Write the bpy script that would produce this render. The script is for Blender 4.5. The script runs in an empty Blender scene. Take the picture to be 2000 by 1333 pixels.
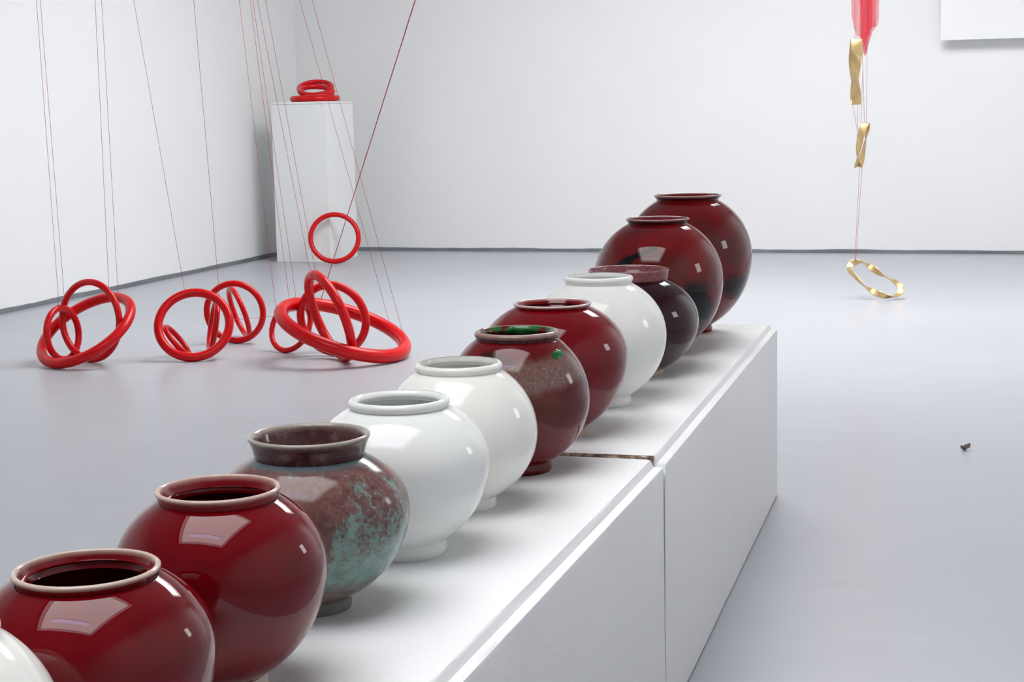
import bpy, bmesh, math, random
from mathutils import Vector, Matrix, Quaternion, noise

sc = bpy.context.scene
col = sc.collection
random.seed(4)

# ------------------------------------------------------------------ camera, world, exposure
# room frame: x along the back wall, y towards the back wall, z up; the camera stands at the origin
YAW = math.radians(17.0); PITCH = math.radians(8.0); ROLL = math.radians(-1.19)
def W(x, y, z=0.0):      # camera-heading frame -> room frame
    return Vector((x*math.cos(YAW) - y*math.sin(YAW), x*math.sin(YAW) + y*math.cos(YAW), z))
cd = bpy.data.cameras.new('camera'); cam = bpy.data.objects.new('camera', cd); col.objects.link(cam)
fw = W(0, math.cos(PITCH), -math.sin(PITCH)); rt = W(1, 0, 0); up = W(0, math.sin(PITCH), math.cos(PITCH))
rt2 = rt*math.cos(ROLL) + up*math.sin(ROLL); up2 = up*math.cos(ROLL) - rt*math.sin(ROLL)
m = Matrix((rt2, up2, -fw)).transposed().to_4x4(); m.translation = (0, 0, 1.08)
cam.matrix_world = m
cd.sensor_width = 36.0; cd.lens = 57.6; cd.clip_start = 0.05
sc.camera = cam
world = bpy.data.worlds.new('sky'); sc.world = world; world.use_nodes = True
world.node_tree.nodes['Background'].inputs[0].default_value = (0.75, 0.83, 1, 1)
world.node_tree.nodes['Background'].inputs[1].default_value = 1.0
sc.view_settings.view_transform = 'Standard'; sc.view_settings.look = 'None'
sc.view_settings.gamma = 1.0; sc.view_settings.use_curve_mapping = False
sc.view_settings.exposure = 0.11
SKY_NEAR = 5.0      # brightness of the daylight panes
SKY_FAR = 10.9
SKY_SIDE = 6.0

# ------------------------------------------------------------------ material helpers
class NT:
    def __init__(s, name):
        s.m = bpy.data.materials.new(name); s.m.use_nodes = True
        s.t = s.m.node_tree; s.b = s.t.nodes['Principled BSDF']
    def n(s, typ, **kw):
        o = s.t.nodes.new(typ)
        for k, v in kw.items(): setattr(o, k, v)
        return o
    def link(s, a, b): s.t.links.new(a, b)
    def coord(s, which='Object', scale=(1, 1, 1), loc=(0, 0, 0), rot=(0, 0, 0)):
        c = s.n('ShaderNodeTexCoord'); mp = s.n('ShaderNodeMapping')
        mp.inputs['Scale'].default_value = scale; mp.inputs['Location'].default_value = loc; mp.inputs['Rotation'].default_value = rot
        s.link(c.outputs[which], mp.inputs['Vector']); return mp.outputs[0]
    def noise(s, vec, scale, detail=4, rough=.55, dist=0.0):
        o = s.n('ShaderNodeTexNoise'); s.link(vec, o.inputs['Vector'])
        o.inputs['Scale'].default_value = scale; o.inputs['Detail'].default_value = detail
        o.inputs['Roughness'].default_value = rough; o.inputs['Distortion'].default_value = dist
        return o.outputs['Fac']
    def ramp(s, fac, stops, interp='LINEAR'):
        o = s.n('ShaderNodeValToRGB'); cr = o.color_ramp; cr.interpolation = interp
        while len(cr.elements) < len(stops): cr.elements.new(.5)
        for e, (p, c) in zip(cr.elements, stops):
            e.position = p
            if not hasattr(c, '__len__'): c = (c, c, c)
            e.color = (*c[:3], 1)
        s.link(fac, o.inputs[0]); return o.outputs[0]
    def mix(s, fac, a, b, mode='MIX'):
        o = s.n('ShaderNodeMix', data_type='RGBA', blend_type=mode)
        for v, i in ((fac, 0), (a, 6), (b, 7)):
            if hasattr(v, 'is_output'): s.link(v, o.inputs[i])
            elif i == 0: o.inputs[0].default_value = v
            else: o.inputs[i].default_value = (*v[:3], 1)
        return o.outputs[2]
    def math(s, op, a, b=None, clamp=False):
        o = s.n('ShaderNodeMath', operation=op); o.use_clamp = clamp
        for i, v in enumerate((a, b)):
            if v is None: continue
            if hasattr(v, 'is_output'): s.link(v, o.inputs[i])
            else: o.inputs[i].default_value = v
        return o.outputs[0]
    def sep(s, vec):
        o = s.n('ShaderNodeSeparateXYZ'); s.link(vec, o.inputs[0]); return o.outputs
    def bump(s, h, strength=.2, dist=.01, prev=None):
        o = s.n('ShaderNodeBump'); o.inputs['Strength'].default_value = strength; o.inputs['Distance'].default_value = dist
        s.link(h, o.inputs['Height'])
        if prev is not None: s.link(prev, o.inputs['Normal'])
        s.link(o.outputs[0], s.b.inputs['Normal']); return o.outputs[0]
    def base(s, v):
        i = s.b.inputs['Base Color']
        if hasattr(v, 'is_output'): s.link(v, i)
        else: i.default_value = (*v[:3], 1)
    def rough(s, v):
        i = s.b.inputs['Roughness']
        if hasattr(v, 'is_output'): s.link(v, i)
        else: i.default_value = v
    def set(s, **kw):
        for k, v in kw.items(): s.b.inputs[k.replace('_', ' ')].default_value = v

def srgb(r, g, b):
    f = lambda c: c/12.92 if c <= .04045 else ((c+.055)/1.055)**2.4
    return tuple(f(v/255) for v in (r, g, b))

def simple(name, c, rough=.5, metal=0.0):
    q = NT(name); q.base(c); q.rough(rough); q.set(Metallic=metal); return q.m

def mat_wall():
    q = NT('white_wall_paint'); v = q.coord('Object')
    big = q.noise(v, .7, 3); smudge = q.noise(v, 2.3, 2)
    c = q.ramp(big, [(.3, (.82, .825, .83)), (.7, (.85, .853, .855))])
    sm = q.ramp(smudge, [(.70, 0), (.78, 1)])
    q.base(q.mix(q.math('MULTIPLY', sm, .07), c, (.55, .57, .62))); q.rough(.7)
    st = q.coord('Object', scale=(1.2, 1.2, 26))
    b1 = q.bump(q.noise(st, 3, 4), .10, .006)
    q.bump(q.noise(v, 9, 4), .08, .006, b1); return q.m
def mat_ceiling():
    q = NT('ceiling_paint'); q.base((.48, .485, .49)); q.rough(.9); return q.m
def mat_floor():
    q = NT('grey_floor_paint'); v = q.coord('Object')
    big = q.noise(v, .55, 4, .6)
    c = q.ramp(big, [(.28, (.370, .380, .420)), (.72, (.425, .434, .474))])
    br = q.noise(q.coord('Object', scale=(1, 9, 1), rot=(0, 0, .15)), 1.6, 6, .6)
    c = q.mix(q.ramp(br, [(.45, 0), (.75, .20)]), c, (.49, .50, .535))
    br2 = q.noise(q.coord('Object', scale=(1, 26, 1), rot=(0, 0, -.06), loc=(3, 7, 0)), 1.3, 5, .65)
    c = q.mix(q.ramp(br2, [(.66, 0), (.74, .22)]), c, (.30, .31, .33))
    sp = q.noise(v, 34, 2)
    c = q.mix(q.ramp(sp, [(.74, 0), (.78, .3)]), c, (.62, .63, .64))
    sp2 = q.noise(q.coord('Object', loc=(5, 2, 1)), 19, 2)
    c = q.mix(q.ramp(sp2, [(.755, 0), (.78, .35)]), c, (.27, .26, .24))
    q.base(c)
    q.rough(q.ramp(br, [(.3, .30), (.7, .38)])); q.set(Specular_IOR_Level=.45)
    b1 = q.bump(br, .012, .004); q.bump(q.noise(v, 150, 3), .05, .001, b1); return q.m
def mat_band():
    q = NT('dark_grey_skirting_paint'); v = q.coord('Object')
    q.base(q.ramp(q.noise(v, 3, 5), [(.3, (.135, .150, .170)), (.7, (.225, .240, .262))])); q.rough(.5); return q.m
def mat_block(name, tint):
    q = NT(name); v = q.coord('Object')
    c = q.ramp(q.noise(v, 2.4, 4), [(.3, tint), (.7, tuple(min(1, t*1.03) for t in tint))])
    q.base(c); q.rough(.42); q.set(Specular_IOR_Level=.4)
    b1 = q.bump(q.noise(v, 130, 3, .6), .4, .003)
    b2 = q.bump(q.noise(q.coord('Object', scale=(1, .12, 1), rot=(.7, 0, 0)), 16, 4, .6), .16, .006, b1)
    q.bump(q.noise(v, 7, 3), .2, .006, b2); return q.m
def mat_raw():
    q = NT('raw_board_edge'); v = q.coord('Object')
    q.base(q.ramp(q.noise(v, 60, 4, .7), [(.35, (.05, .03, .02)), (.52, (.20, .12, .08)), (.72, (.60, .48, .40))])); q.rough(.8); return q.m
def mat_red_lacquer():
    q = NT('red_lacquer'); v = q.coord('Object')
    q.base(q.ramp(q.noise(v, 8, 2), [(.3, (.58, .0006, .003)), (.7, (.63, .001, .004))])); q.rough(.28); q.set(Specular_IOR_Level=.32); return q.m
def mat_thread(): return simple('red_thread', (.50, .025, .045), .8)
def mat_gold():
    q = NT('satin_gold_leaf'); v = q.coord('Object')
    q.base(q.ramp(q.noise(v, 14, 3), [(.3, (.60, .42, .19)), (.7, (.72, .53, .27))])); q.rough(.36); q.set(Metallic=.85)
    q.bump(q.noise(v, 90, 3), .05, .002); return q.m
def mat_tulle():
    q = NT('red_tulle'); v = q.coord('Object')
    q.base((.85, .01, .06)); q.rough(.7)
    tr = q.n('ShaderNodeBsdfTransparent'); tl = q.n('ShaderNodeBsdfTranslucent'); tl.inputs[0].default_value = (.95, .02, .09, 1)
    a = q.n('ShaderNodeMixShader'); a.inputs[0].default_value = .55
    q.link(q.b.outputs[0], a.inputs[1]); q.link(tl.outputs[0], a.inputs[2])
    b = q.n('ShaderNodeMixShader'); q.link(q.ramp(q.noise(q.coord('Object', scale=(1, 1, .25)), 22, 3), [(.3, .50), (.7, .62)]), b.inputs[0])
    q.link(tr.outputs[0], b.inputs[1]); q.link(a.outputs[0], b.inputs[2])
    q.link(b.outputs[0], q.t.nodes['Material Output'].inputs[0]); return q.m
def mat_sky(name, strength):
    q = NT(name); q.base((0, 0, 0)); q.b.inputs['Emission Color'].default_value = (.985, .99, .98, 1)
    q.set(Emission_Strength=strength); q.rough(.5); return q.m

# --- glazes
def glaze(q, rough=.06, ior=1.5):
    q.rough(rough); q.set(IOR=ior, Specular_IOR_Level=.42)
def mat_red_glaze(name, seed, dark=1.0):
    q = NT(name); v = q.coord('Object', loc=(seed, seed*.7, 0))
    z = q.sep(q.coord('Object'))[2]
    n = q.noise(v, 11, 4)
    c = q.ramp(n, [(.3, (.118*dark, .0004, .0026)), (.7, (.170*dark, .0010, .0048))])
    streak = q.noise(q.coord('Object', scale=(1, 1, .2), loc=(seed, 0, 0)), 30, 4)
    c = q.mix(q.ramp(streak, [(.45, 0), (.8, .35)]), c, (.21*dark, .003, .008))
    q.base(c); glaze(q, .05); return q.m
def mat_white_glaze(name, tint):
    q = NT(name); v = q.coord('Object')
    c = q.ramp(q.noise(v, 6, 3), [(.3, tint), (.7, tuple(min(1, t*1.03) for t in tint))])
    sp = q.noise(v, 120, 1)
    c = q.mix(q.ramp(sp, [(.80, 0), (.82, .5)]), c, (.25, .22, .18))
    q.base(c); glaze(q, .055); return q.m
def mat_rim(name, edge, side, ztop, h, rr, inner=srgb(112, 8, 16)):
    # thin glaze: pale edge at the very top, thicker colour further down
    q = NT(name); z = q.sep(q.coord('Object'))[2]
    n = q.noise(q.coord('Object'), 40, 3)
    t = q.math('DIVIDE', q.math('SUBTRACT', ztop, z), h)
    t = q.math('ADD', t, q.math('MULTIPLY', q.math('SUBTRACT', n, .5), .25))
    c = q.ramp(t, [(.10, edge), (.30, tuple((a+b)/2 for a, b in zip(edge, side))), (.62, side)])
    x, y, _ = q.sep(q.coord('Object')); r = q.math('SQRT', q.math('ADD', q.math('MULTIPLY', x, x), q.math('MULTIPLY', y, y)))
    c = q.mix(q.ramp(q.math('MULTIPLY', r, 5), [((rr-.0085)*5, 1), ((rr-.0050)*5, 0)]), c, inner)
    q.base(c); glaze(q, .08); return q.m
def mat_clay(name, c): 
    q = NT(name); v = q.coord('Object')
    q.base(q.ramp(q.noise(v, 70, 4), [(.3, tuple(x*.88 for x in c)), (.7, c)])); q.rough(.7)
    q.bump(q.noise(v, 200, 2), .1, .001); return q.m
def seg_dist(q, vec, p0, p1):
    # distance from a surface point to a brush stroke p0-p1 (local jar coordinates)
    p0, p1 = Vector(p0), Vector(p1); d = p1-p0
    def vm(op, a, b=None):
        o = q.n('ShaderNodeVectorMath', operation=op)
        for i, x in enumerate((a, b)):
            if x is None: continue
            if hasattr(x, 'is_output'): q.link(x, o.inputs[i])
            else: o.inputs[i].default_value = tuple(x)
        return o
    w = vm('SUBTRACT', vec, p0).outputs[0]
    t = q.math('MULTIPLY', vm('DOT_PRODUCT', w, d).outputs['Value'], 1/d.length_squared, True)
    sc_ = vm('SCALE', d); q.link(t, sc_.inputs['Scale'])
    return vm('LENGTH', vm('SUBTRACT', w, sc_.outputs[0]).outputs[0]).outputs['Value']
def stroke(q, vec, p0, p1, w, soft, wob, amt):
    d = q.math('ADD', seg_dist(q, vec, p0, p1), q.math('MULTIPLY', q.math('SUBTRACT', wob, .5), amt))
    return q.ramp(q.math('MULTIPLY', d, 5), [(max(0, (w-soft)*5), 1), ((w+soft)*5, 0)], 'EASE')
def scaled(q, fac, k): return q.math('MULTIPLY', fac, k)
def mat_mottled():
    q = NT('turquoise_and_oxblood_glaze'); v = q.coord('Object'); z = q.sep(v)[2]
    wob = q.noise(q.coord('Object', scale=(1, 1, .35)), 24, 4, .6)
    zz = q.math('ADD', z, q.math('MULTIPLY', q.math('SUBTRACT', wob, .5), .07))
    turq = q.ramp(q.noise(v, 60, 5, .65), [(.3, srgb(92, 128, 120)), (.7, srgb(140, 172, 164))])
    grey = q.ramp(q.noise(v, 80, 5, .65), [(.3, srgb(98, 84, 82)), (.7, srgb(140, 126, 120))])
    c = q.mix(q.ramp(zz, [(.042, 0), (.058, .85)]), grey, turq)
    # oxblood speckle, dense over the shoulder, breaking into drips above the turquoise belt
    spk = q.noise(v, 170, 5, .8)
    patch = q.noise(q.coord('Object', scale=(1, 1, .38), loc=(.3, .1, 0)), 26, 5, .7)
    side = q.math('MULTIPLY', q.sep(v)[0], .7)
    dens = q.math('ADD', q.ramp(zz, [(.074, -.3), (.098, .42), (.13, .70), (.195, .86)]), q.math('MULTIPLY', q.math('SUBTRACT', patch, .5), 2.4))
    dens = q.math('SUBTRACT', dens, side)
    k = q.math('ADD', spk, q.math('MULTIPLY', q.math('SUBTRACT', dens, .40), .50))
    ox = q.ramp(q.noise(v, 95, 5, .7), [(.3, srgb(74, 36, 34)), (.5, srgb(112, 58, 54)), (.72, srgb(132, 96, 88))])
    c = q.mix(q.ramp(k, [(.44, 0), (.60, .9)]), c, ox)
    fine = q.noise(q.coord('Object', loc=(2, 2, 2)), 240, 4, .8)
    c = q.mix(q.ramp(fine, [(.55, 0), (.68, .5)]), c, srgb(86, 52, 48))
    c = q.mix(q.ramp(z, [(.183, 0), (.189, .8)]), c, srgb(98, 138, 142))
    q.base(c); glaze(q, .12); q.bump(q.noise(v, 260, 3), .06, .001); return q.m
def mat_collar(ztop):
    q = NT('maroon_collar_with_grey_edge'); v = q.coord('Object'); z = q.sep(v)[2]
    c = q.ramp(q.noise(v, 60, 5, .7), [(.3, srgb(58, 30, 34)), (.55, srgb(92, 52, 52)), (.75, srgb(132, 104, 98))])
    t = q.math('ADD', q.math('SUBTRACT', ztop, z), q.math('MULTIPLY', q.math('SUBTRACT', q.noise(v, 50, 3), .5), .004))
    c = q.mix(q.ramp(q.math('MULTIPLY', t, 30), [(.05, 1), (.16, .25), (.3, 0)]), c, srgb(168, 160, 148))
    q.base(c); glaze(q, .1); return q.m
def mat_brown_rim(ztop):
    q = NT('brown_rim_glaze'); v = q.coord('Object'); z = q.sep(v)[2]
    c = q.ramp(q.noise(v, 70, 4, .65), [(.3, srgb(62, 28, 30)), (.7, srgb(104, 62, 58))])
    t = q.math('ADD', q.math('SUBTRACT', ztop, z), q.math('MULTIPLY', q.math('SUBTRACT', q.noise(v, 60, 3), .5), .004))
    c = q.mix(q.ramp(q.math('MULTIPLY', t, 40), [(.04, 1), (.2, .35), (.36, 0)]), c, srgb(160, 136, 122))
    q.base(c); glaze(q, .09); return q.m
def mat_ash():
    # oxblood glaze with a grey ash drift over the shoulder, brown smoke and a dark patch by the neck
    q = NT('oxblood_glaze_with_grey_ash'); v = q.coord('Object'); x, y, z = q.sep(v)
    c = q.ramp(q.noise(v, 10, 4), [(.3, srgb(70, 8, 12)), (.7, srgb(116, 10, 18))])
    wob = q.noise(v, 16, 5, .6)
    c = q.mix(scaled(q, stroke(q, v, (.0, -.11, .14), (.06, -.10, .11), .03, .025, wob, .06), .75), c, srgb(84, 46, 36))
    zz = q.math('ADD', q.math('SUBTRACT', z, q.math('MULTIPLY', x, .16)), q.math('MULTIPLY', q.math('SUBTRACT', wob, .5), .05))
    ash = q.ramp(q.noise(v, 210, 5, .75), [(.3, srgb(92, 66, 60)), (.58, srgb(128, 104, 96)), (.8, srgb(170, 156, 146))])
    c = q.mix(q.ramp(zz, [(.136, 0), (.150, .85), (.188, .75), (.205, 0)]), c, ash)
    c = q.mix(scaled(q, stroke(q, v, (-.05, -.07, .202), (-.015, -.085, .196), .010, .010, wob, .03), .9), c, srgb(30, 20, 18))
    c = q.mix(scaled(q, stroke(q, v, (-.02, -.10, .158), (.035, -.10, .15), .006, .008, wob, .03), .7), c, srgb(60, 52, 40))
    c = q.mix(scaled(q, stroke(q, v, (.0, -.12, .085), (.03, -.115, .098), .002, .004, wob, .01), .9), c, srgb(22, 12, 16))
    q.base(c); glaze(q, .07); return q.m
def mat_streaked_a():
    q = NT('oxblood_glaze_black_streaks'); v = q.coord('Object')
    n = q.noise(q.coord('Object', loc=(1, 1, 0)), 9, 4)
    c = q.ramp(n, [(.3, srgb(84, 8, 14)), (.7, srgb(128, 18, 22))])
    wob = q.noise(q.coord('Object', rot=(0, .6, 0), scale=(1, 1, 2)), 12, 5, .6)
    c = q.mix(scaled(q, stroke(q, v, (-.09, -.128, .200), (.03, -.15, .225), .042, .02, wob, .05), .6), c, srgb(76, 36, 30))
    c = q.mix(scaled(q, stroke(q, v, (.02, -.15, .15), (.12, -.09, .19), .035, .02, wob, .06), .7), c, srgb(92, 26, 22))
    c = q.mix(stroke(q, v, (-.130, -.085, .195), (-.085, -.120, .238), .012, .005, wob, .02), c, srgb(14, 12, 18))
    c = q.mix(stroke(q, v, (-.085, -.120, .238), (-.022, -.127, .266), .009, .004, wob, .015), c, srgb(14, 12, 18))
    c = q.mix(stroke(q, v, (.075, -.13, .15), (.105, -.09, .085), .040, .018, wob, .05), c, srgb(10, 8, 14))
    sp = q.noise(v, 160, 2)
    c = q.mix(q.ramp(sp, [(.74, 0), (.77, .8)]), c, srgb(30, 16, 20))
    q.base(c); glaze(q, .045); q.bump(q.noise(v, 30, 2), .05, .003); return q.m
def mat_streaked_b():
    q = NT('oxblood_glaze_dark_clouds'); v = q.coord('Object')
    c = q.ramp(q.noise(q.coord('Object', loc=(4, 1, 0)), 8, 4), [(.3, srgb(76, 6, 12)), (.7, srgb(118, 14, 20))])
    wob = q.noise(q.coord('Object', rot=(0, .5, 0), scale=(1, 1, 1.6)), 11, 5, .6)
    c = q.mix(scaled(q, stroke(q, v, (.02, -.15, .25), (.10, -.13, .22), .04, .03, wob, .08), .6), c, srgb(76, 34, 30))
    c = q.mix(stroke(q, v, (.09, -.12, .135), (.15, -.06, .12), .030, .016, wob, .05), c, srgb(14, 8, 14))
    q.base(c); glaze(q, .045); q.bump(q.noise(v, 30, 2), .05, .003); return q.m
def mat_plum():
    q = NT('dark_plum_glaze'); v = q.coord('Object')
    q.base(q.ramp(q.noise(v, 7, 4), [(.3, srgb(26, 2, 12)), (.7, srgb(52, 5, 18))])); glaze(q, .045); return q.m
def mat_mauve():
    q = NT('speckled_mauve_glaze'); v = q.coord('Object')
    q.base(q.ramp(q.noise(v, 140, 4, .7), [(.3, srgb(118, 60, 64)), (.55, srgb(140, 82, 86)), (.75, srgb(158, 110, 110))])); glaze(q, .14); return q.m
def mat_green(name):
    q = NT(name); v = q.coord('Object')
    c = q.ramp(q.noise(v, 60, 4), [(.3, srgb(14, 70, 30)), (.7, srgb(44, 122, 62))])
    q.base(c); glaze(q, .08); q.bump(q.noise(v, 120, 3), .4, .004); return q.m
def mat_green_red():
    q = NT('green_glaze_inside_neck'); v = q.coord('Object')
    c = q.ramp(q.noise(v, 70, 4), [(.3, srgb(14, 74, 30)), (.7, srgb(48, 126, 64))])
    c = q.mix(q.ramp(q.noise(q.coord('Object', loc=(4.3, 1.1, 0)), 24, 3), [(.56, 0), (.62, 1)]), c, srgb(104, 14, 22))
    q.base(c); glaze(q, .08); q.bump(q.noise(v, 110, 3), .3, .004); return q.m

M = dict(wall=mat_wall(), sidewall=simple('white_side_wall', (.79, .79, .80), .7), ceil=mat_ceiling(), floor=mat_floor(), band=mat_band(), plinth=mat_block('white_plinth_paint', (.80, .81, .81)),
         block=mat_block('white_painted_foam', (.79, .795, .80)), raw=mat_raw(), red=mat_red_lacquer(), thread=mat_thread(), gold=mat_gold(),
         tulle=mat_tulle(), panel=simple('white_board', (.86, .865, .87), .6), bar=simple('white_glazing_bar', (.7, .71, .72), .5),
         debris=simple('dry_brown_chip', srgb(110, 92, 88), .8))

# ------------------------------------------------------------------ mesh helpers
def obj(name, verts, faces, mat, parent=None, smooth=False, sharp=None):
    me = bpy.data.meshes.new(name); me.from_pydata([tuple(v) for v in verts], [], faces); me.update()
    if mat: me.materials.append(mat)
    if smooth:
        me.polygons.foreach_set('use_smooth', [True]*len(me.polygons))
        if sharp: me.set_sharp_from_angle(angle=math.radians(sharp))
    o = bpy.data.objects.new(name, me); col.objects.link(o)
    if parent: o.parent = parent
    return o
def tag(o, label, cat, group=None):
    o['label'] = label; o['category'] = cat
    if group: o['group'] = group
    return o
def struct(o): o['kind'] = 'structure'; return o
def empty(name, loc, rz=0.0):
    o = bpy.data.objects.new(name, None); o.empty_display_size = .05; o.location = loc; o.rotation_euler = (0, 0, rz); col.objects.link(o); return o
def boxes(name, bs, mat, parent=None):
    v = []; f = []
    for x0, x1, y0, y1, z0, z1 in bs:
        k = len(v)
        v += [(x0, y0, z0), (x1, y0, z0), (x1, y1, z0), (x0, y1, z0), (x0, y0, z1), (x1, y0, z1), (x1, y1, z1), (x0, y1, z1)]
        f += [tuple(k+i for i in q) for q in ((0, 3, 2, 1), (4, 5, 6, 7), (0, 1, 5, 4), (1, 2, 6, 5), (2, 3, 7, 6), (3, 0, 4, 7))]
    return obj(name, v, f, mat, parent)
def lathe(name, prof, mat, parent=None, seg=128, sharp=50, wob=0.0):
    v = []; f = []
    n = len(prof)
    for i in range(seg):
        a = 2*math.pi*i/seg; c, s = math.cos(a), math.sin(a)
        for r, z in prof: v.append((r*c, r*s, z))
    for i in range(seg):
        j = (i+1) % seg
        for k in range(n-1):
            a, b, c, d = i*n+k, j*n+k, j*n+k+1, i*n+k+1
            if prof[k][0] < 1e-6: f.append((a, c, d))
            elif prof[k+1][0] < 1e-6: f.append((a, b, c))
            else: f.append((a, b, c, d))
    return obj(name, v, f, mat, parent, True, sharp)
def tube(name, pts, r, mat, parent=None, seg=6):
    v = []; f = []; n = len(pts); pts = [Vector(p) for p in pts]
    for i, p in enumerate(pts):
        t = (pts[min(i+1, n-1)] - pts[max(i-1, 0)]).normalized()
        a = t.orthogonal().normalized() if i == 0 else (pa - t*pa.dot(t)).normalized()
        pa = a; b = t.cross(a)
        for k in range(seg):
            q = 2*math.pi*k/seg; v.append(p + (a*math.cos(q) + b*math.sin(q))*r)
    for i in range(n-1):
        for k in range(seg):
            l = (k+1) % seg; f.append((i*seg+k, i*seg+l, (i+1)*seg+l, (i+1)*seg+k))
    f.append(tuple(reversed(range(seg)))); f.append(tuple(range((n-1)*seg, n*seg)))
    return obj(name, v, f, mat, parent, True, 60)
def torus_mesh(name, R, r, mat, sR=128, sr=28):
    v = []; f = []
    for i in range(sR):
        a = 2*math.pi*i/sR
        for k in range(sr):
            b = 2*math.pi*k/sr; q = R + r*math.cos(b)
            v.append((q*math.cos(a), q*math.sin(a), r*math.sin(b)))
    for i in range(sR):
        for k in range(sr):
            j = (i+1) % sR; l = (k+1) % sr
            f.append((i*sr+k, j*sr+k, j*sr+l, i*sr+l))
    return obj(name, v, f, mat, None, True)
def strip(name, a, b, h, d, nrm, mat, seg=240, amp=.0035, seed=0):
    # low skirting strip with an uneven brushed top edge
    a, b, nrm = Vector(a), Vector(b), Vector(nrm); v = []; f = []
    for i in range(seg+1):
        p = a.lerp(b, i/seg); t = h + amp*noise.noise(p*2.1+Vector((seed, 0, 0)))*1.6 + amp*.5*noise.noise(p*11)
        v += [p, p+nrm*d, p+nrm*d+Vector((0, 0, t-.002)), p+nrm*(d*.5)+Vector((0, 0, t)), p+Vector((0, 0, t))]
    for i in range(seg):
        for k in range(4): f.append((i*5+k, (i+1)*5+k, (i+1)*5+k+1, i*5+k+1))
    return obj(name, v, f, mat)

# ------------------------------------------------------------------ the room
X0, X1, Y0, Y1, HC = -5.455, 1.75, -4.2, 12.13, 3.8
struct(boxes('floor', [(X0-.2, X1+.2, Y0-.2, Y1+.2, -.15, 0)], M['floor']))
struct(boxes('wall_left', [(X0-.15, X0, Y0-.15, Y1+.15, 0, HC)], M['wall']))
struct(boxes('wall_back', [(X0, X1, Y1, Y1+.15, 0, HC)], M['wall']))
struct(boxes('wall_front', [(X0, X1, Y0-.15, Y0, 0, HC)], M['wall']))
# right wall with one side window
SW = (3.6, 4.2, 1.15, 1.85)
struct(boxes('wall_right', [(X1, X1+.15, Y0-.15, SW[0], 0, HC), (X1, X1+.15, SW[1], Y1+.15, 0, HC), (X1, X1+.15, SW[0], SW[1], 0, SW[2]), (X1, X1+.15, SW[0], SW[1], SW[3], HC)], M['sidewall']))
# ceiling with two rooflights
SA = (-2.6, 0.3, -.4, 2.6); SB = (-3.1, .5, 6.9, 9.7)
struct(boxes('ceiling', [(X0, X1, Y0, SA[2], HC, HC+.15), (X0, SA[0], SA[2], SA[3], HC, HC+.15), (SA[1], X1, SA[2], SA[3], HC, HC+.15), (X0, X1, SA[3], SB[2], HC, HC+.15),
                         (X0, SB[0], SB[2], SB[3], HC, HC+.15), (SB[1], X1, SB[2], SB[3], HC, HC+.15), (X0, X1, SB[3], Y1, HC, HC+.15)], M['ceil']))
def rooflight(n, S, strength, ny, strip=None):
    x0, x1, y0, y1 = S; zt = HC + .55; t = .04
    w = struct(boxes('window_%d' % n, [(x0-t, x0, y0-t, y1+t, HC, zt), (x1, x1+t, y0-t, y1+t, HC, zt), (x0, x1, y0-t, y0, HC, zt), (x0, x1, y1, y1+t, HC, zt)], M['bar']))
    mt = mat_sky('daylight_pane_%d' % n, strength); dy = (y1-y0)/ny
    for j in range(ny): boxes('pane', [(x0+.03, x1-.03, y0+j*dy+.02, y0+(j+1)*dy-.02, zt-.01, zt)], mt, w)
    for j in range(ny+1): boxes('glazing_bar', [(x0, x1, max(y0, y0+j*dy-.02), min(y1, y0+j*dy+.02), zt-.03, zt+.01)], M['bar'], w)
    for x in (x0, x1-.03): boxes('glazing_bar', [(x, x+.03, y0, y1, zt-.03, zt+.01)], M['bar'], w)
    if strip:   # clear strip of glass showing blue sky beside the diffusing sheet
        ms = mat_sky('clear_sky_strip', strength*1.7); ms.node_tree.nodes['Principled BSDF'].inputs['Emission Color'].default_value = (.72, .74, 1, 1)
        boxes('clear_pane', [(strip[0], strip[1], strip[2], strip[3], zt-.025, zt-.015)], ms, w)
        boxes('glazing_bar', [(strip[0]-.03, strip[1]+.03, strip[3], strip[3]+.03, zt-.04, zt-.012)], M['bar'], w)
rooflight(1, SA, SKY_NEAR, 1, (-2.1, -.25, .15, .45))
rooflight(2, SB, SKY_FAR, 2)
def side_window(n, S, strength, ny):
    y0, y1, z0, z1 = S
    w = struct(boxes('window_%d' % n, [(X1+.04, X1+.12, y0, y1, z0, z0+.05), (X1+.04, X1+.12, y0, y1, z1-.05, z1), (X1+.04, X1+.12, y0, y0+.05, z0+.05, z1-.05), (X1+.04, X1+.12, y1-.05, y1, z0+.05, z1-.05)], M['bar']))
    mt = mat_sky('daylight_pane_%d' % n, strength); d = (y1-y0-.1)/ny
    for j in range(ny):
        boxes('pane', [(X1+.07, X1+.08, y0+.05+j*d+.015, y0+.05+(j+1)*d-.015, z0+.05, z1-.05)], mt, w)
        if j: boxes('glazing_bar', [(X1+.05, X1+.11, y0+.05+j*d-.015, y0+.05+j*d+.015, z0+.05, z1-.05)], M['bar'], w)
side_window(3, SW, SKY_SIDE, 1)
struct(strip('baseboard_back', (X0, Y1, 0), (X1, Y1, 0), .026, .006, (0, -1, 0), M['band'], seed=3))
struct(strip('baseboard_left', (X0, Y0, 0), (X0, Y1, 0), .028, .006, (1, 0, 0), M['band'], seg=300, seed=9))

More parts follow.
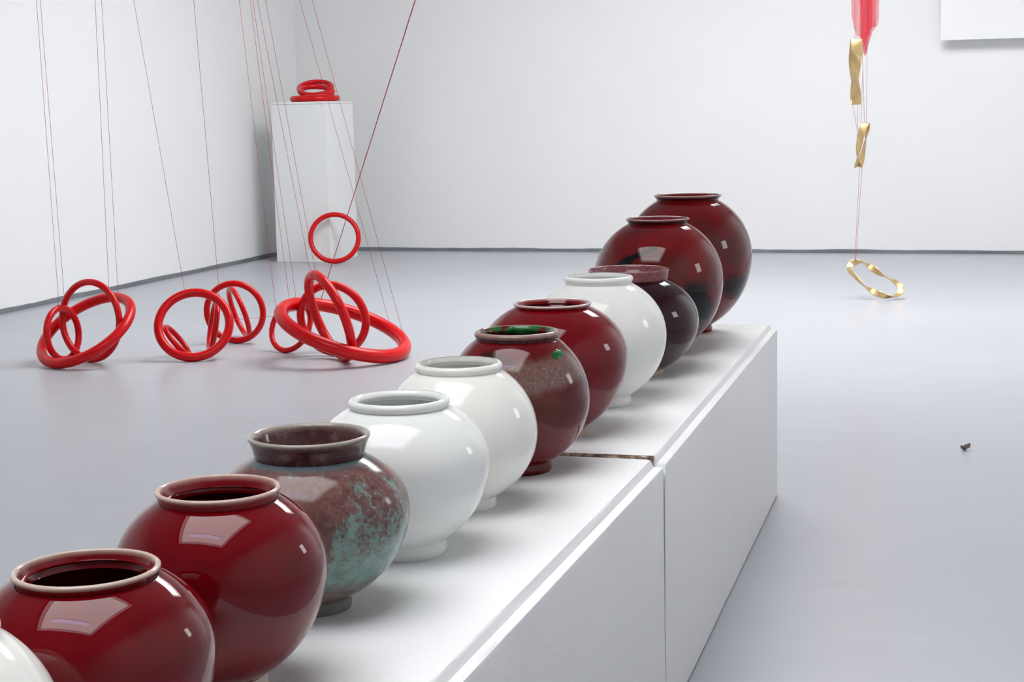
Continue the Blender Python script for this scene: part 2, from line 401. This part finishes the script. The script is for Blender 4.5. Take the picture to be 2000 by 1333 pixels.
# ------------------------------------------------------------------ plinth and wall board
PX0, PX1, PY0, PY1, PH = -5.222, -4.788, 11.137, 11.66, 1.177
pl = empty('display_plinth', ((PX0+PX1)/2, (PY0+PY1)/2, 0))
def rel(o, root): o.parent = root; o.matrix_parent_inverse = root.matrix_basis.inverted(); return o
pw, pd = (PX1-PX0)/2, (PY1-PY0)/2
o = boxes('plinth_body', [(-pw, pw, -pd, pd, 0, PH-.018)], M['plinth'], pl)
bv = o.modifiers.new('bevel', 'BEVEL'); bv.width = .003; bv.segments = 2
o = boxes('plinth_top', [(-pw-.001, pw+.001, -pd-.001, pd+.001, PH-.017, PH)], M['plinth'], pl)
bv = o.modifiers.new('bevel', 'BEVEL'); bv.width = .002; bv.segments = 2
tag(pl, 'tall white square plinth standing in the room corner', 'plinth')

wb = empty('wall_board', (.35, Y1, 1.5065))
o = boxes('board_face', [(-.8457, .85, -.10, -.075, 0, 1.2)], M['panel'], wb)
bv = o.modifiers.new('bevel', 'BEVEL'); bv.width = .002; bv.segments = 2
boxes('frame_batten', [(-.80, -.76, -.075, 0, .04, 1.16)], M['bar'], wb); boxes('frame_batten', [(.76, .80, -.075, 0, .04, 1.16)], M['bar'], wb)
boxes('frame_batten', [(-.76, .76, -.075, 0, .04, .08)], M['bar'], wb); boxes('frame_batten', [(-.76, .76, -.075, 0, 1.12, 1.16)], M['bar'], wb)
tag(wb, 'blank white board mounted on the back wall', 'panel')

# ------------------------------------------------------------------ display bench: two long white blocks with a stepped top edge
ZT, ZL, LW, BW = .482, .470, .0165, .455
def block(corner, rot, length, label, raw_end, skew=0.0):
    root = empty('display_block', (corner[0], corner[1], 0), rot)
    # section across x (right face at x = 0), swept along -y with slight unevenness
    sec = [(0, .004), (0, .2), (0, ZL-.006), (-.0018, ZL-.0018), (-.006, ZL), (-LW, ZL-.0006), (-LW-.0015, ZL+.002), (-LW-.004, ZT-.004), (-LW-.0065, ZT-.001), (-LW-.012, ZT),
           (-BW/2, ZT), (-BW+LW+.012, ZT), (-BW+LW+.004, ZT-.004), (-BW+LW, ZL), (-BW+.006, ZL), (-BW, ZL-.006), (-BW, .2), (-BW, .004)]
    ys = [0, .004, .012] + [length*i/100 for i in range(1, 100)] + [length-.010, length-.0035, length]
    n = len(sec); v = []; f = []; last = len(ys)-1
    for i, y in enumerate(ys):
        shr = {0: .006, 1: .0018}.get(i, 0) if not raw_end or i < 5 else 0
        cut = {last: .012, last-1: .0045}.get(i, 0) if raw_end else {last: .004, 0: .003}.get(i, 0)
        for k, (x, z) in enumerate(sec):
            w = .0007*noise.noise(Vector((k*.9, y*6, corner[1])))
            xx = x + w + ((-shr if x > -BW/2 else shr) if z > .01 else 0)
            yy = -y - skew*x*max(0, min(1, (y-.75*length)/(.25*length))) - (.0065 if raw_end and i == last and z < ZL-.004 else 0)
            v.append((xx, yy, z + (w*.7 if z > .3 else 0) - (shr*.5 if z > .44 else 0) - (cut if z > .44 else 0)))
    for i in range(last):
        for k in range(n):
            l = (k+1) % n; f.append((i*n+k, i*n+l, (i+1)*n+l, (i+1)*n+k))
    f.append(tuple(range(n))); f.append(tuple(reversed(range(last*n, last*n+n))))
    obj('block_body', v, f, M['block'], root, True, 32)
    boxes('base_board', [(-BW+.004, -.0035, -length+.004, -.002, 0, .006)], M['raw'], root)
    if raw_end:     # worn edge along the joint where the paint has broken away
        vv = []; ff = []; N = 60
        for i in range(N+1):
            x = -BW+.05 + (BW-.05-LW-.004)*i/N; g = .25 + .75*(i/N)**1.5
            a = .012*g*(1+.5*noise.noise(Vector((x*60, 1, 0))))
            for yy, zz in ((-length+a, ZT+.0006), (-length+a*.3, ZT-.003), (-length-.0008, ZT-.011), (-length-.0008, ZT-.03)):
                vv.append((x, yy-skew*x, zz))
        for i in range(N):
            for k in range(3): ff.append((i*4+k, i*4+k+1, (i+1)*4+k+1, (i+1)*4+k))
        obj('worn_edge', vv, ff, M['raw'], root)
    return tag(root, label, 'bench block', 'white bench blocks')
def corner_rot(p, q):
    return math.atan2(-(p.x-q.x), p.y-q.y)
pf, pn = W(.733, 4.475), W(.2600, 2.767)
pf2, pn2 = W(.2575, 2.7565), W(-.0605, 1.701)
r1, r2 = corner_rot(pf, pn), corner_rot(pf2, pn2)
block(pf, r1, (pf-pn).length, 'white bench block farther back with the tallest oxblood jars on it', True, math.tan(r1-r2))
block(pf2, r2, 1.95, 'white bench block nearest the camera in front of the joint', False)

# ------------------------------------------------------------------ jars
def body_profile(rf, rb, zb, rn, zn, hf, p1, p2, ri):
    out = []
    r0 = rf*1.02
    n = 30
    s0 = math.asin(min(.98, (r0/rb)**(1/p1))); H1 = (zb-hf)/math.cos(s0)
    for i in range(n):
        s = s0 + (math.pi/2-s0)*i/(n-1); out.append((rb*math.sin(s)**p1, zb-H1*math.cos(s)))
    s1 = math.asin(min(.98, (rn/rb)**(1/p2))); H2 = (zn-zb)/math.cos(s1)
    for i in range(1, n):
        s = math.pi/2 - (math.pi/2-s1)*i/(n-1); out.append((rb*math.sin(s)**p2, zb+H2*math.cos(s)))
    inner = [(ri, zn)]
    for i in range(len(out)-5, -1, -2):
        r, z = out[i]; inner.append((max(.004, min(r-.009, ri+(zn-z)*2.2)), min(z-.004, zn-.004) if z > zb else max(z+.004, hf+.006)))
    return [(0, hf*.6), (r0*.9, hf*.6), (r0, hf)] + out[1:] + inner + [(0, hf+.006)]
def lip_profile(kind, rn, zn, rr, zr, ri):
    h = zr-zn
    if kind == 'roll':      # thick rounded lip whose inside slopes to a narrower mouth
        k = .0062; pts = [(rn-.003, zn-.003), (rn, zn), (rn+.0004, zn+h*.2)]
        for i in range(14):
            a = -1.05 + 2.75*i/13
            pts.append((rr-k+k*math.cos(a), zr-k+k*math.sin(a)))
        pts += [((rr+ri)/2+.001, zr-.0002), ((rr+ri)/2-.003, zr-.0012), (ri+.0016, zr-.0042), (ri, zr-.0072), (ri+.0008, zr-.0102), (ri+.003, zn-.001), (ri+.006, zn-.005)]
        return pts
    if kind == 'flare':     # thin pale edge, inside falling in a concave curve to a narrower mouth
        return [(rn-.003, zn-.003), (rn-.0002, zn), (rn, zn+h*.2), (rn+(rr-rn)*.5, zn+h*.5), (rr-.0008, zr-.0046), (rr, zr-.003), (rr-.0004, zr-.0014), (rr-.0018, zr-.0003),
                (rr-.0036, zr), (rr-.0056, zr-.0012), (ri+(rr-ri)*.5, zr-.0055), (ri+(rr-ri)*.2, zr-.010), (ri, zr-.016), (ri+.0005, zn-.007)]
    if kind == 'collar':    # tall flaring collar
        return [(rn-.004, zn-.004), (rn, zn), (rn+.0008, zn+.003), (rn+(rr-rn)*.42, zn+h*.5), (rr-.0016, zr-.006), (rr, zr-.0034), (rr-.0004, zr-.0014), (rr-.002, zr-.0002), (rr-.004, zr),
                (rr-.0066, zr-.0016), (rr-.009, zr-.008), (ri+.002, zn+.006), (ri, zn-.003)]
    # 'straight' upright collar
    return [(rn-.004, zn-.004), (rn, zn), (rn+.0003, zn+.004), (rr-.0006, zr-.006), (rr, zr-.003), (rr-.001, zr-.0004), (rr-.0026, zr), (rr-.0046, zr-.0010), (rr-.006, zr-.005), (rr-.008, zr-.016), (ri, zn-.002), (ri, zn-.008)]
def foot_profile(rf, hf):
    return [(rf*.72, .004), (rf*.76, 0), (rf*.97, 0), (rf, .0025), (rf*1.005, hf*.45), (rf*.985, hf*.8), (rf*1.0, hf+.001), (rf*.8, hf+.002)]
def jar(name, x, y, rr, zr, rb, zb, rf, hf, lip, hl, mb, mr, mfoot, label, p1=1.0, p2=1.0, nf=.955, ni=.80, rot=YAW, bench=ZT):
    root = empty(name, W(x, y, bench), rot); zn = zr-hl; rn = rr*nf; ri = rr*ni
    lathe('jar_body', body_profile(rf, rb, zb, rn, zn, hf, p1, p2, ri), mb, root)
    lathe('jar_rim', lip_profile(lip, rn, zn, rr, zr, ri), mr, root)
    lathe('foot_ring', foot_profile(rf, hf), mfoot, root)
    return tag(root, label, 'jar', 'row of jars on the bench')
cream = mat_clay('unglazed_cream_clay', srgb(214, 202, 186)); buff = mat_clay('unglazed_buff_clay', srgb(196, 176, 160)); greyfoot = mat_clay('grey_green_foot', srgb(118, 120, 112))
wh1 = mat_white_glaze('white_porcelain_glaze', (.87, .88, .845)); wh2 = mat_white_glaze('warm_white_porcelain_glaze', (.88, .88, .825)); wh3 = mat_white_glaze('cool_white_porcelain_glaze', (.87, .88, .86))
red1, red2, red7 = mat_red_glaze('oxblood_glaze_a', 1.3), mat_red_glaze('oxblood_glaze_b', 4.1, 1.02), mat_red_glaze('oxblood_glaze_c', 7.7, 1.08)
pale = srgb(206, 186, 172); pinkish = srgb(150, 62, 66)
def rimred(n, ztop, h, rr, e=pale, s=None): return mat_rim(n, e, s or srgb(118, 14, 22), ztop, h, rr)

jar('white_jar', -.458, 1.195, .065, .223, .108, .128, .056, .016, 'roll', .012, wh2, wh2, wh2, 'white jar cut off at the lower left, nearest the camera')
jar('oxblood_jar', -.380, 1.406, .065, .207, .110, .132, .050, .016, 'flare', .0085, red1, rimred('pale_edged_rim_a', .207, .009, .065), cream, 'glossy oxblood red jar second from the near end, in front of another red jar', p1=1.1)
jar('oxblood_jar', -.309, 1.668, .065, .2165, .1105, .132, .043, .017, 'flare', .0115, red2, mat_rim('pale_edged_rim_b', srgb(206, 178, 166), srgb(146, 50, 56), .2165, .011, .065), cream, 'glossy oxblood red jar beside the speckled turquoise jar', p1=1.15)
j3 = jar('mottled_jar', -.2477, 1.9459, .0741, .2167, .1191, .1235, .0446, .017, 'collar', .027, mat_mottled(), mat_collar(.2167), greyfoot, 'speckled turquoise and red-brown jar with flaring collar', p1=1.1, nf=.89, ni=.80)
jar('white_jar', -.1554, 2.1954, .0695, .2151, .1219, .128, .0598, .021, 'roll', .0125, wh3, wh3, wh3, 'white jar directly behind the speckled turquoise jar')
jar('white_jar', -.0816, 2.4544, .0669, .2226, .1178, .1147, .0528, .018, 'roll', .0125, wh2, wh2, wh2, 'creamy white jar in front of the jar with green inside its neck', ni=.85)
j6 = jar('ash_glazed_jar', .0081, 2.698, .0708, .2371, .1198, .1234, .0546, .019, 'roll', .014, mat_ash(), mat_brown_rim(.2371), mat_red_glaze('oxblood_foot_glaze', 2.2, .8), 'red and grey ash-glazed jar with a green spot on its shoulder')
jar('oxblood_jar', .076, 3.0069, .0723, .2461, .1379, .1474, .0625, .017, 'flare', .0085, red7, rimred('pale_edged_rim_c', .2461, .009, .0723, srgb(206, 188, 184), srgb(140, 20, 32)), buff, 'bright oxblood red jar behind the green-spotted jar', p1=1.15)
jar('white_jar', .1782, 3.3109, .0706, .2632, .1368, .1422, .0637, .021, 'roll', .016, wh1, wh1, wh1, 'white jar in front of the dark plum jar', ni=.84)
jar('plum_jar', .267, 3.6853, .0914, .2397, .1567, .1229, .076, .013, 'straight', .023, mat_plum(), mat_mauve(), buff, 'dark plum jar with a straight mauve collar', nf=.97, ni=.8)
jar('streaked_jar', .3621, 4.0008, .0778, .3317, .1584, .1807, .060, .018, 'flare', .013, mat_streaked_a(), rimred('thin_edged_rim_d', .3317, .012, .0778, srgb(150, 110, 108), srgb(64, 12, 18)), red1, 'large oxblood jar streaked with black, second from the far end', nf=.93)
jar('streaked_jar', .4763, 4.3808, .0896, .3673, .1704, .206, .064, .020, 'flare', .016, mat_streaked_b(), rimred('thin_edged_rim_e', .3673, .014, .0896, srgb(160, 124, 118), srgb(64, 12, 18)), red1, 'tallest dark oxblood jar at the far end of the bench', p1=1.12, nf=.92)

# green glaze inside the mouth and the green spot of the ash-glazed jar
rr6 = .0708; ri6 = rr6*.8; zt6 = .2371
lathe('inner_neck_glaze', [(ri6+.004, zt6-.0185), (ri6+.0002, zt6-.0105), (ri6-.0006, zt6-.0072), (ri6+.0010, zt6-.0042), ((rr6+ri6)/2-.0034, zt6-.0007)], mat_green_red(), j6)['label'] = 'green glaze inside the neck'
def spot(root, prof, az, zc, wa, hz, mat):
    v = []; f = []; nu, nv = 26, 14
    def rad(z):
        for (r0, z0), (r1, z1) in zip(prof, prof[1:]):
            if z0 <= z <= z1: return r0 + (r1-r0)*(z-z0)/max(1e-9, z1-z0)
        return prof[-1][0]
    for i in range(nu+1):
        u = i/nu*2-1
        for k in range(nv+1):
            t = k/nv*2-1
            hw = hz*max(0.0, 1-abs(u)**2.2)**.7*(1+.25*noise.noise(Vector((u*3, 1, 0))))
            z = zc + t*hw + .35*hz*u + .12*hz*noise.noise(Vector((u*4, 5, t)))
            a = az + u*wa; edge = max(0, (1-abs(t)**2)*(1-u*u))
            r = rad(z) + .0003 + .0016*edge**.5*(1+.6*noise.noise(Vector((u*6, t*3, 2))))
            v.append((r*math.cos(a), r*math.sin(a), z))
    for i in range(nu):
        for k in range(nv): f.append((i*(nv+1)+k, (i+1)*(nv+1)+k, (i+1)*(nv+1)+k+1, i*(nv+1)+k+1))
    o = obj('green_glaze_spot', v, f, mat, root, True); o['label'] = 'green glaze spot'; return o
spot(j6, body_profile(.0546, .1198, .1234, .0708*.955, .2231, .019, 1, 1, ri6)[3:61], math.radians(-42), .204, .19, .0062, mat_green('green_spot_glaze'))

# ------------------------------------------------------------------ red rings
RINGS = [
 ((-4.0617, 6.3891, .1301), (.994, -.0688, .0845), .1158, .0150, 'small red ring standing at the left end of the leftmost ring cluster'),
 ((-3.9415, 6.3884, .1503), (-.1957, -.5404, .8183), .2210, .0231, 'thick red ring lying tilted, largest of the leftmost ring cluster'),
 ((-3.9321, 6.4134, .1880), (-.2315, -.971, .0598), .1733, .0149, 'slim upright red ring rising behind the tilted ring of the leftmost cluster'),
 ((-3.5064, 6.5776, .1560), (.2939, -.805, .5153), .1590, .0198, 'front red ring of the middle cluster, tied with thread and leaning back'),
 ((-3.5413, 7.0584, .1535), (.1669, -.9844, -.0552), .1386, .0151, 'upright red ring at the back of the middle ring cluster'),
 ((-3.5035, 6.7595, .1275), (-.8389, -.5108, .1882), .1160, .0136, 'red ring seen edge-on between the two big rings of the middle cluster'),
 ((-3.6023, 7.2254, .1311), (-.7337, -.6163, -.2861), .1232, .0131, 'leaning red ring seen narrow through the rear ring of the middle cluster'),
 ((-3.6040, 6.5964, .0772), (-.7379, -.2905, -.6091), .0819, .0122, 'smallest red ring leaning inside the front ring of the middle cluster'),
 ((-2.8297, 6.6924, .1322), (.3548, -.0557, .9333), .2845, .0301, 'thickest and largest red ring lying tilted in the right-hand cluster'),
 ((-2.8423, 6.5770, .2058), (-.6848, -.6593, -.3104), .1944, .0207, 'tall red ring leaning steeply through the largest lying ring'),
 ((-2.8981, 6.7410, .1728), (.0078, -.9893, -.1457), .1565, .0181, 'upright round red ring at the centre of the right-hand cluster'),
 ((-3.1606, 6.8598, .1175), (-.3013, -.8593, .4132), .1152, .0127, 'thin small red ring behind the left end of the largest lying ring'),
 ((-4.7200, 11.0600, .1876), (.335, -.9, .27), .1740, .0181, 'single red ring propped against the foot of the plinth'),
 ((-4.9800, 11.3950, PH+.0235), (0, 0, 1), .1630, .0235, 'red ring lying flat on top of the plinth'),
 ((-4.9750, 11.4100, PH+.0790), (.150, -.250, .957), .1220, .0200, 'red ring resting tilted, uppermost in front on the plinth'),
 ((-4.9950, 11.4450, PH+.1020), (.110, -.385, .916), .1240, .0170, 'red ring tilted more steeply behind the upper ring on the plinth'),
]
for c, n, R, t, lab in RINGS:
    o = torus_mesh('red_ring', R, t, M['red'])
    o.location = c; o.rotation_mode = 'QUATERNION'; o.rotation_quaternion = Vector(n).normalized().to_track_quat('Z', 'Y')
    tag(o, lab, 'ring', 'red rings')

# ------------------------------------------------------------------ red threads from the ceiling
THREADS = [
 ((-4.0717, 6.3863, .2604), (-4.1194, 6.3717, 3.8), 'leftmost red thread, down to the small ring of the left cluster'),
 ((-4.0846, 6.4544, .2903), (-4.1582, 6.4319, 3.8), 'second red thread from the left, down to the slim upright ring'),
 ((-3.8189, 6.3944, .3371), (-3.7941, 6.402, 3.8), 'third red thread from the left, to the right side of the slim upright ring'),
 ((-3.8685, 6.554, .3003), (-3.8738, 6.5524, 3.8), 'fourth red thread from the left, to the raised end of the tilted ring'),
 ((-3.5761, 6.6358, .3069), (-3.9951, 6.5077, 3.8), 'slanting red thread tied to the top of the front middle ring'),
 ((-3.4198, 6.6709, .2761), (-3.5578, 6.6287, 3.8), 'red thread tied to the upper right of the front middle ring'),
 ((-3.2565, 6.9125, .1778), (-3.5216, 6.8315, 3.8), 'red thread passing left of the plinth down to the thin small ring'),
 ((-3.0948, 6.7106, .2641), (-3.3997, 6.6174, 3.8), 'red thread to the left end of the largest ring, left one of two'),
 ((-3.0857, 6.7638, .2638), (-3.44, 6.6555, 3.8), 'red thread to the left end of the largest ring, right one of two'),
 ((-2.9354, 6.5937, .3978), (-3.4399, 6.4395, 3.8), 'red thread to the top of the tall leaning ring, left one of two'),
 ((-2.8857, 6.5351, .4113), (-3.3562, 6.3913, 3.8), 'red thread to the top of the tall leaning ring, right one of two'),
 ((-2.7097, 6.9488, .1339), (-3.5632, 6.6879, 3.8), 'red thread slanting across the plinth to the back of the largest ring'),
 ((-2.6015, 6.8436, .0854), (-3.4496, 6.5843, 3.8), 'rightmost slanting red thread, down to the right end of the largest ring'),
 ((-3.0169, 6.8901, .2458), (.9307, .2403, 3.8), 'heavy double red thread slanting to the upper right across the plinth corner'),
 ((-3.3513, 6.6209, .1734), (-3.2684, 6.9041, .1563), 'short level red thread between the middle and right ring clusters'),
]
TO = []
for k, (a, b, lab) in enumerate(THREADS):
    a, b = Vector(a), Vector(b); e = b if b.z < 3 else b - (b-a).normalized()*.004
    o = tube('thread', [a, a.lerp(e, .5), e], .0016 if k == 13 else (.0009 if k < 14 else .0008), M['thread']); tag(o, lab, 'thread', 'red threads'); TO.append(o)
LOOPS = [(4, (-3.5722, 6.6379, .2876), (-.8616, -.4566, -.2218), .0198), (5, (-3.4308, 6.6716, .2596), (-.8291, .0536, .5566), .0198),
 (14, (-3.3633, 6.6435, .1773), (-.3215, .4245, .8464), .0198), (14, (-3.3587, 6.6361, .1632), (-.2257, .4655, .8558), .0198),
 (7, (-3.071, 6.5671, .2164), (.3943, -.8962, -.2034), .0301), (8, (-3.0908, 6.7409, .2343), (-.1793, -.9837, .0094), .0301),
 (0, (-4.0718, 6.3837, .2453), (-.0645, -.9966, -.0521), .0150), (10, (-2.8822, 6.5315, .3905), (-.6992, .7145, .0249), .0207)]
for k, c, t, r in LOOPS:
    o = torus_mesh('knotted_loop', r+.0004, .0008, M['thread'], 40, 6); o.parent = TO[k]
    o.location = c; o.rotation_mode = 'QUATERNION'; o.rotation_quaternion = Vector(t).normalized().to_track_quat('Z', 'Y')

# ------------------------------------------------------------------ gold twisted bands, their threads and the tulle
def band(name, path, wdir, width, thick, mat, sub=16):
    # closed band: path = control points, wdir(s, tangent) -> width direction
    n = len(path); P = [Vector(p) for p in path]; pts = []
    for i in range(n):
        a, b, c, d = P[i-1], P[i], P[(i+1) % n], P[(i+2) % n]
        for k in range(sub):
            t = k/sub
            pts.append(.5*((2*b) + (c-a)*t + (2*a-5*b+4*c-d)*t*t + (3*b-a-3*c+d)*t**3))
    N = len(pts); v = []; f = []
    for i in range(N):
        t = (pts[(i+1) % N]-pts[i-1]).normalized(); w = wdir(i/N, t); w = (w-t*w.dot(t)).normalized(); h = t.cross(w)
        wd = width(i/N) if callable(width) else width
        for a, b in ((-1, -.5), (-.9, -1), (.9, -1), (1, -.5), (1, .5), (.9, 1), (-.9, 1), (-1, .5)):
            v.append(pts[i] + w*(a*wd/2) + h*(b*thick/2))
    for i in range(N):
        j = (i+1) % N
        for k in range(8):
            l = (k+1) % 8
            f.append((i*8+k, j*8+k, j*8+l, i*8+l))
    return v, f, pts
def twist(keys, v0):
    # rotation of the width direction from v0 about the tangent, keyed along the loop
    def w(s, t):
        for (s0, a0), (s1, a1) in zip(keys, keys[1:]):
            if s0 <= s <= s1: a = a0+(a1-a0)*(s-s0)/(s1-s0); break
        b = (v0-t*v0.dot(t)).normalized(); c = t.cross(b)
        return b*math.cos(math.radians(a)) + c*math.sin(math.radians(a))
    return w
view = W(0, 1, -.12).normalized(); side = W(1, 0, 0)
G0 = [(-.8489, 9.2834, .1859), (-.8224, 9.3004, .1971), (-.782, 9.3111, .1949), (-.7339, 9.3035, .1643), (-.677, 9.2943, .128), (-.6148, 9.2889, .0956), (-.5786, 9.277, .0663), (-.574, 9.256, .0377),
      (-.6068, 9.2282, .0154), (-.6584, 9.2163, .0196), (-.7141, 9.2173, .0403), (-.7647, 9.2249, .0708), (-.8076, 9.241, .1107), (-.8479, 9.26, .1535)]
G0 = [(x, y, z+.004) for x, y, z in G0]
v, f, _ = band('b', G0, twist([(0, 60), (.143, 180), (.30, 360), (.58, 540), (.80, 720), (1, 780)], view), .036, .006, M['gold'])
tag(obj('gold_twisted_band', v, f, M['gold'], None, True, 40), 'gold twisted band loop resting on the floor below the others', 'band', 'gold twisted bands')
def hang(top, bot, depth, lean, label, keys, width, mid=None):
    top, bot = Vector(top), Vector(bot); path = []
    n = 14
    for i in range(n):
        a = 2*math.pi*i/n; c = (1+math.cos(a))/2
        p = bot.lerp(top, c) + (view*depth + side*lean)*math.sin(a)
        if mid: p += side*mid*math.sin(math.pi*c)
        path.append(p)
    v, f, _ = band('b', path, twist(keys, side), width, .006, M['gold'])
    return tag(obj('gold_twisted_band', v, f, M['gold'], None, True, 40), label, 'band', 'gold twisted bands')
hang((-.8256, 9.2634, 1.430), (-.8253, 9.2635, 1.078), .035, 0, 'broad gold band hanging uppermost, just below the red tulle', [(0, 0), (.14, 0), (.29, 78), (.42, 14), (.5, 0), (.58, -14), (.71, -78), (.86, 0), (1, 0)],
     lambda s: .056-.006*math.cos(2*math.pi*s)*-1, -.008)
hang((-.7732, 9.2794, .972), (-.8116, 9.2677, .738),   .022, .020, 'small gold band twisted like a braid, hanging second from the top', [(0, 0), (.22, 110), (.5, 180), (.72, 300), (1, 360)], .042)
GT = [((-.8336, 9.2609, 1.4315), (-.8739, 9.2486, 3.796), 'red thread holding up the broad gold band'), ((-.7799, 9.2773, .9749), (-.89, 9.2437, 3.796), 'long red thread behind the tulle to the small braided gold band'),
      ((-.7705, 9.2802, .9747), (-.7623, 9.2827, 3.796), 'long red thread at the right of the broad gold band'), ((-.7999, 9.2712, .9474), (-.7909, 9.274, 1.2675), 'short red thread above the small braided gold band'),
      ((-.8173, 9.2659, .9309), (-.8428, 9.2581, 1.074), 'short slanting red thread below the broad gold band, left one'), ((-.818, 9.2657, .8496), (-.8172, 9.266, 1.0734), 'short red thread between the two hanging gold bands'),
      ((-.8249, 9.2636, .2033), (-.8035, 9.2701, .7368), 'red thread from the braided gold band to the floor loop, left of two'), ((-.8208, 9.2649, .2032), (-.79, 9.2743, .7365), 'red thread from the braided gold band to the floor loop, right of two')]
for a, b, lab in GT:
    tag(tube('thread', [a, Vector(a).lerp(Vector(b), .5), b], .0010, M['thread']), lab, 'thread', 'threads of the gold bands')
# tulle: a pleated sheet gathered above and falling to uneven points
root = empty('tulle_cloth', (-.787, 9.2975, 1.335))
def sheet(name, x0, x1, zb, zt, folds, amp, yoff, seed):
    v = []; f = []; nu, nv = 60, 50
    for i in range(nu+1):
        u = i/nu
        for k in range(nv+1):
            t = k/nv
            z0 = zb(u); z = z0 + (zt-z0)*t
            wdt = 1 - .25*t + .1*math.sin(3*t+seed)
            x = (x0+(x1-x0)*u)
            x = (x0+x1)/2 + (x-(x0+x1)/2)*wdt + .006*noise.noise(Vector((u*3, z*5, seed)))
            y = yoff + amp*math.sin(folds*2*math.pi*u + 1.5*t + seed) + .014*noise.noise(Vector((u*4, z*6, seed+5)))
            v.append((x, y, z))
    for i in range(nu):
        for k in range(nv): f.append((i*(nv+1)+k, (i+1)*(nv+1)+k, (i+1)*(nv+1)+k+1, i*(nv+1)+k+1))
    return obj(name, v, f, M['tulle'], root, True)
def lerpk(u, ks):
    for (a, b), (c, d) in zip(ks, ks[1:]):
        if a <= u <= c: return b + (d-b)*(u-a)/(c-a)
    return ks[-1][1]
sheet('tulle_layer', -.066, .070, lambda u: lerpk(u, [(0, .22), (.1, .17), (.22, .11), (.38, .105), (.5, .0), (.62, .05), (.78, .13), (.97, .165), (1, .20)]), 1.3, 4, .012, 0, 1)
sheet('tulle_layer', -.030, .045, lambda u: lerpk(u, [(0, .12), (.3, .02), (.5, .01), (.8, .11), (1, .20)]), 1.3, 3, .014, .02, 4)
sheet('tulle_layer', -.012, .060, lambda u: lerpk(u, [(0, .10), (.25, .06), (.6, .15), (1, .16)]), 1.3, 2, .012, -.018, 7)
tag(root, 'sheer red tulle hanging in folds at the top right', 'cloth')

# ------------------------------------------------------------------ small dry chip on the floor
bm = bmesh.new(); bmesh.ops.create_icosphere(bm, subdivisions=3, radius=1)
for q in bm.verts:
    k = 1 + .5*noise.noise(q.co*1.7+Vector((3, 1, 0))) + .25*noise.noise(q.co*4)
    q.co = Vector((q.co.x*.016*k, q.co.y*.010*k, q.co.z*.0075*k + .006*(q.co.x*q.co.x) + .004*q.co.x))
mz = min(q.co.z for q in bm.verts)
for q in bm.verts: q.co.z -= mz
me = bpy.data.meshes.new('dry_chip'); bm.to_mesh(me); bm.free(); me.materials.append(M['debris'])
o = bpy.data.objects.new('dry_chip', me); col.objects.link(o); o.location = (-.1187, 5.2119, 0); o.rotation_euler = (0, 0, .6)
tag(o, 'small dry brown chip lying alone on the grey floor', 'debris')
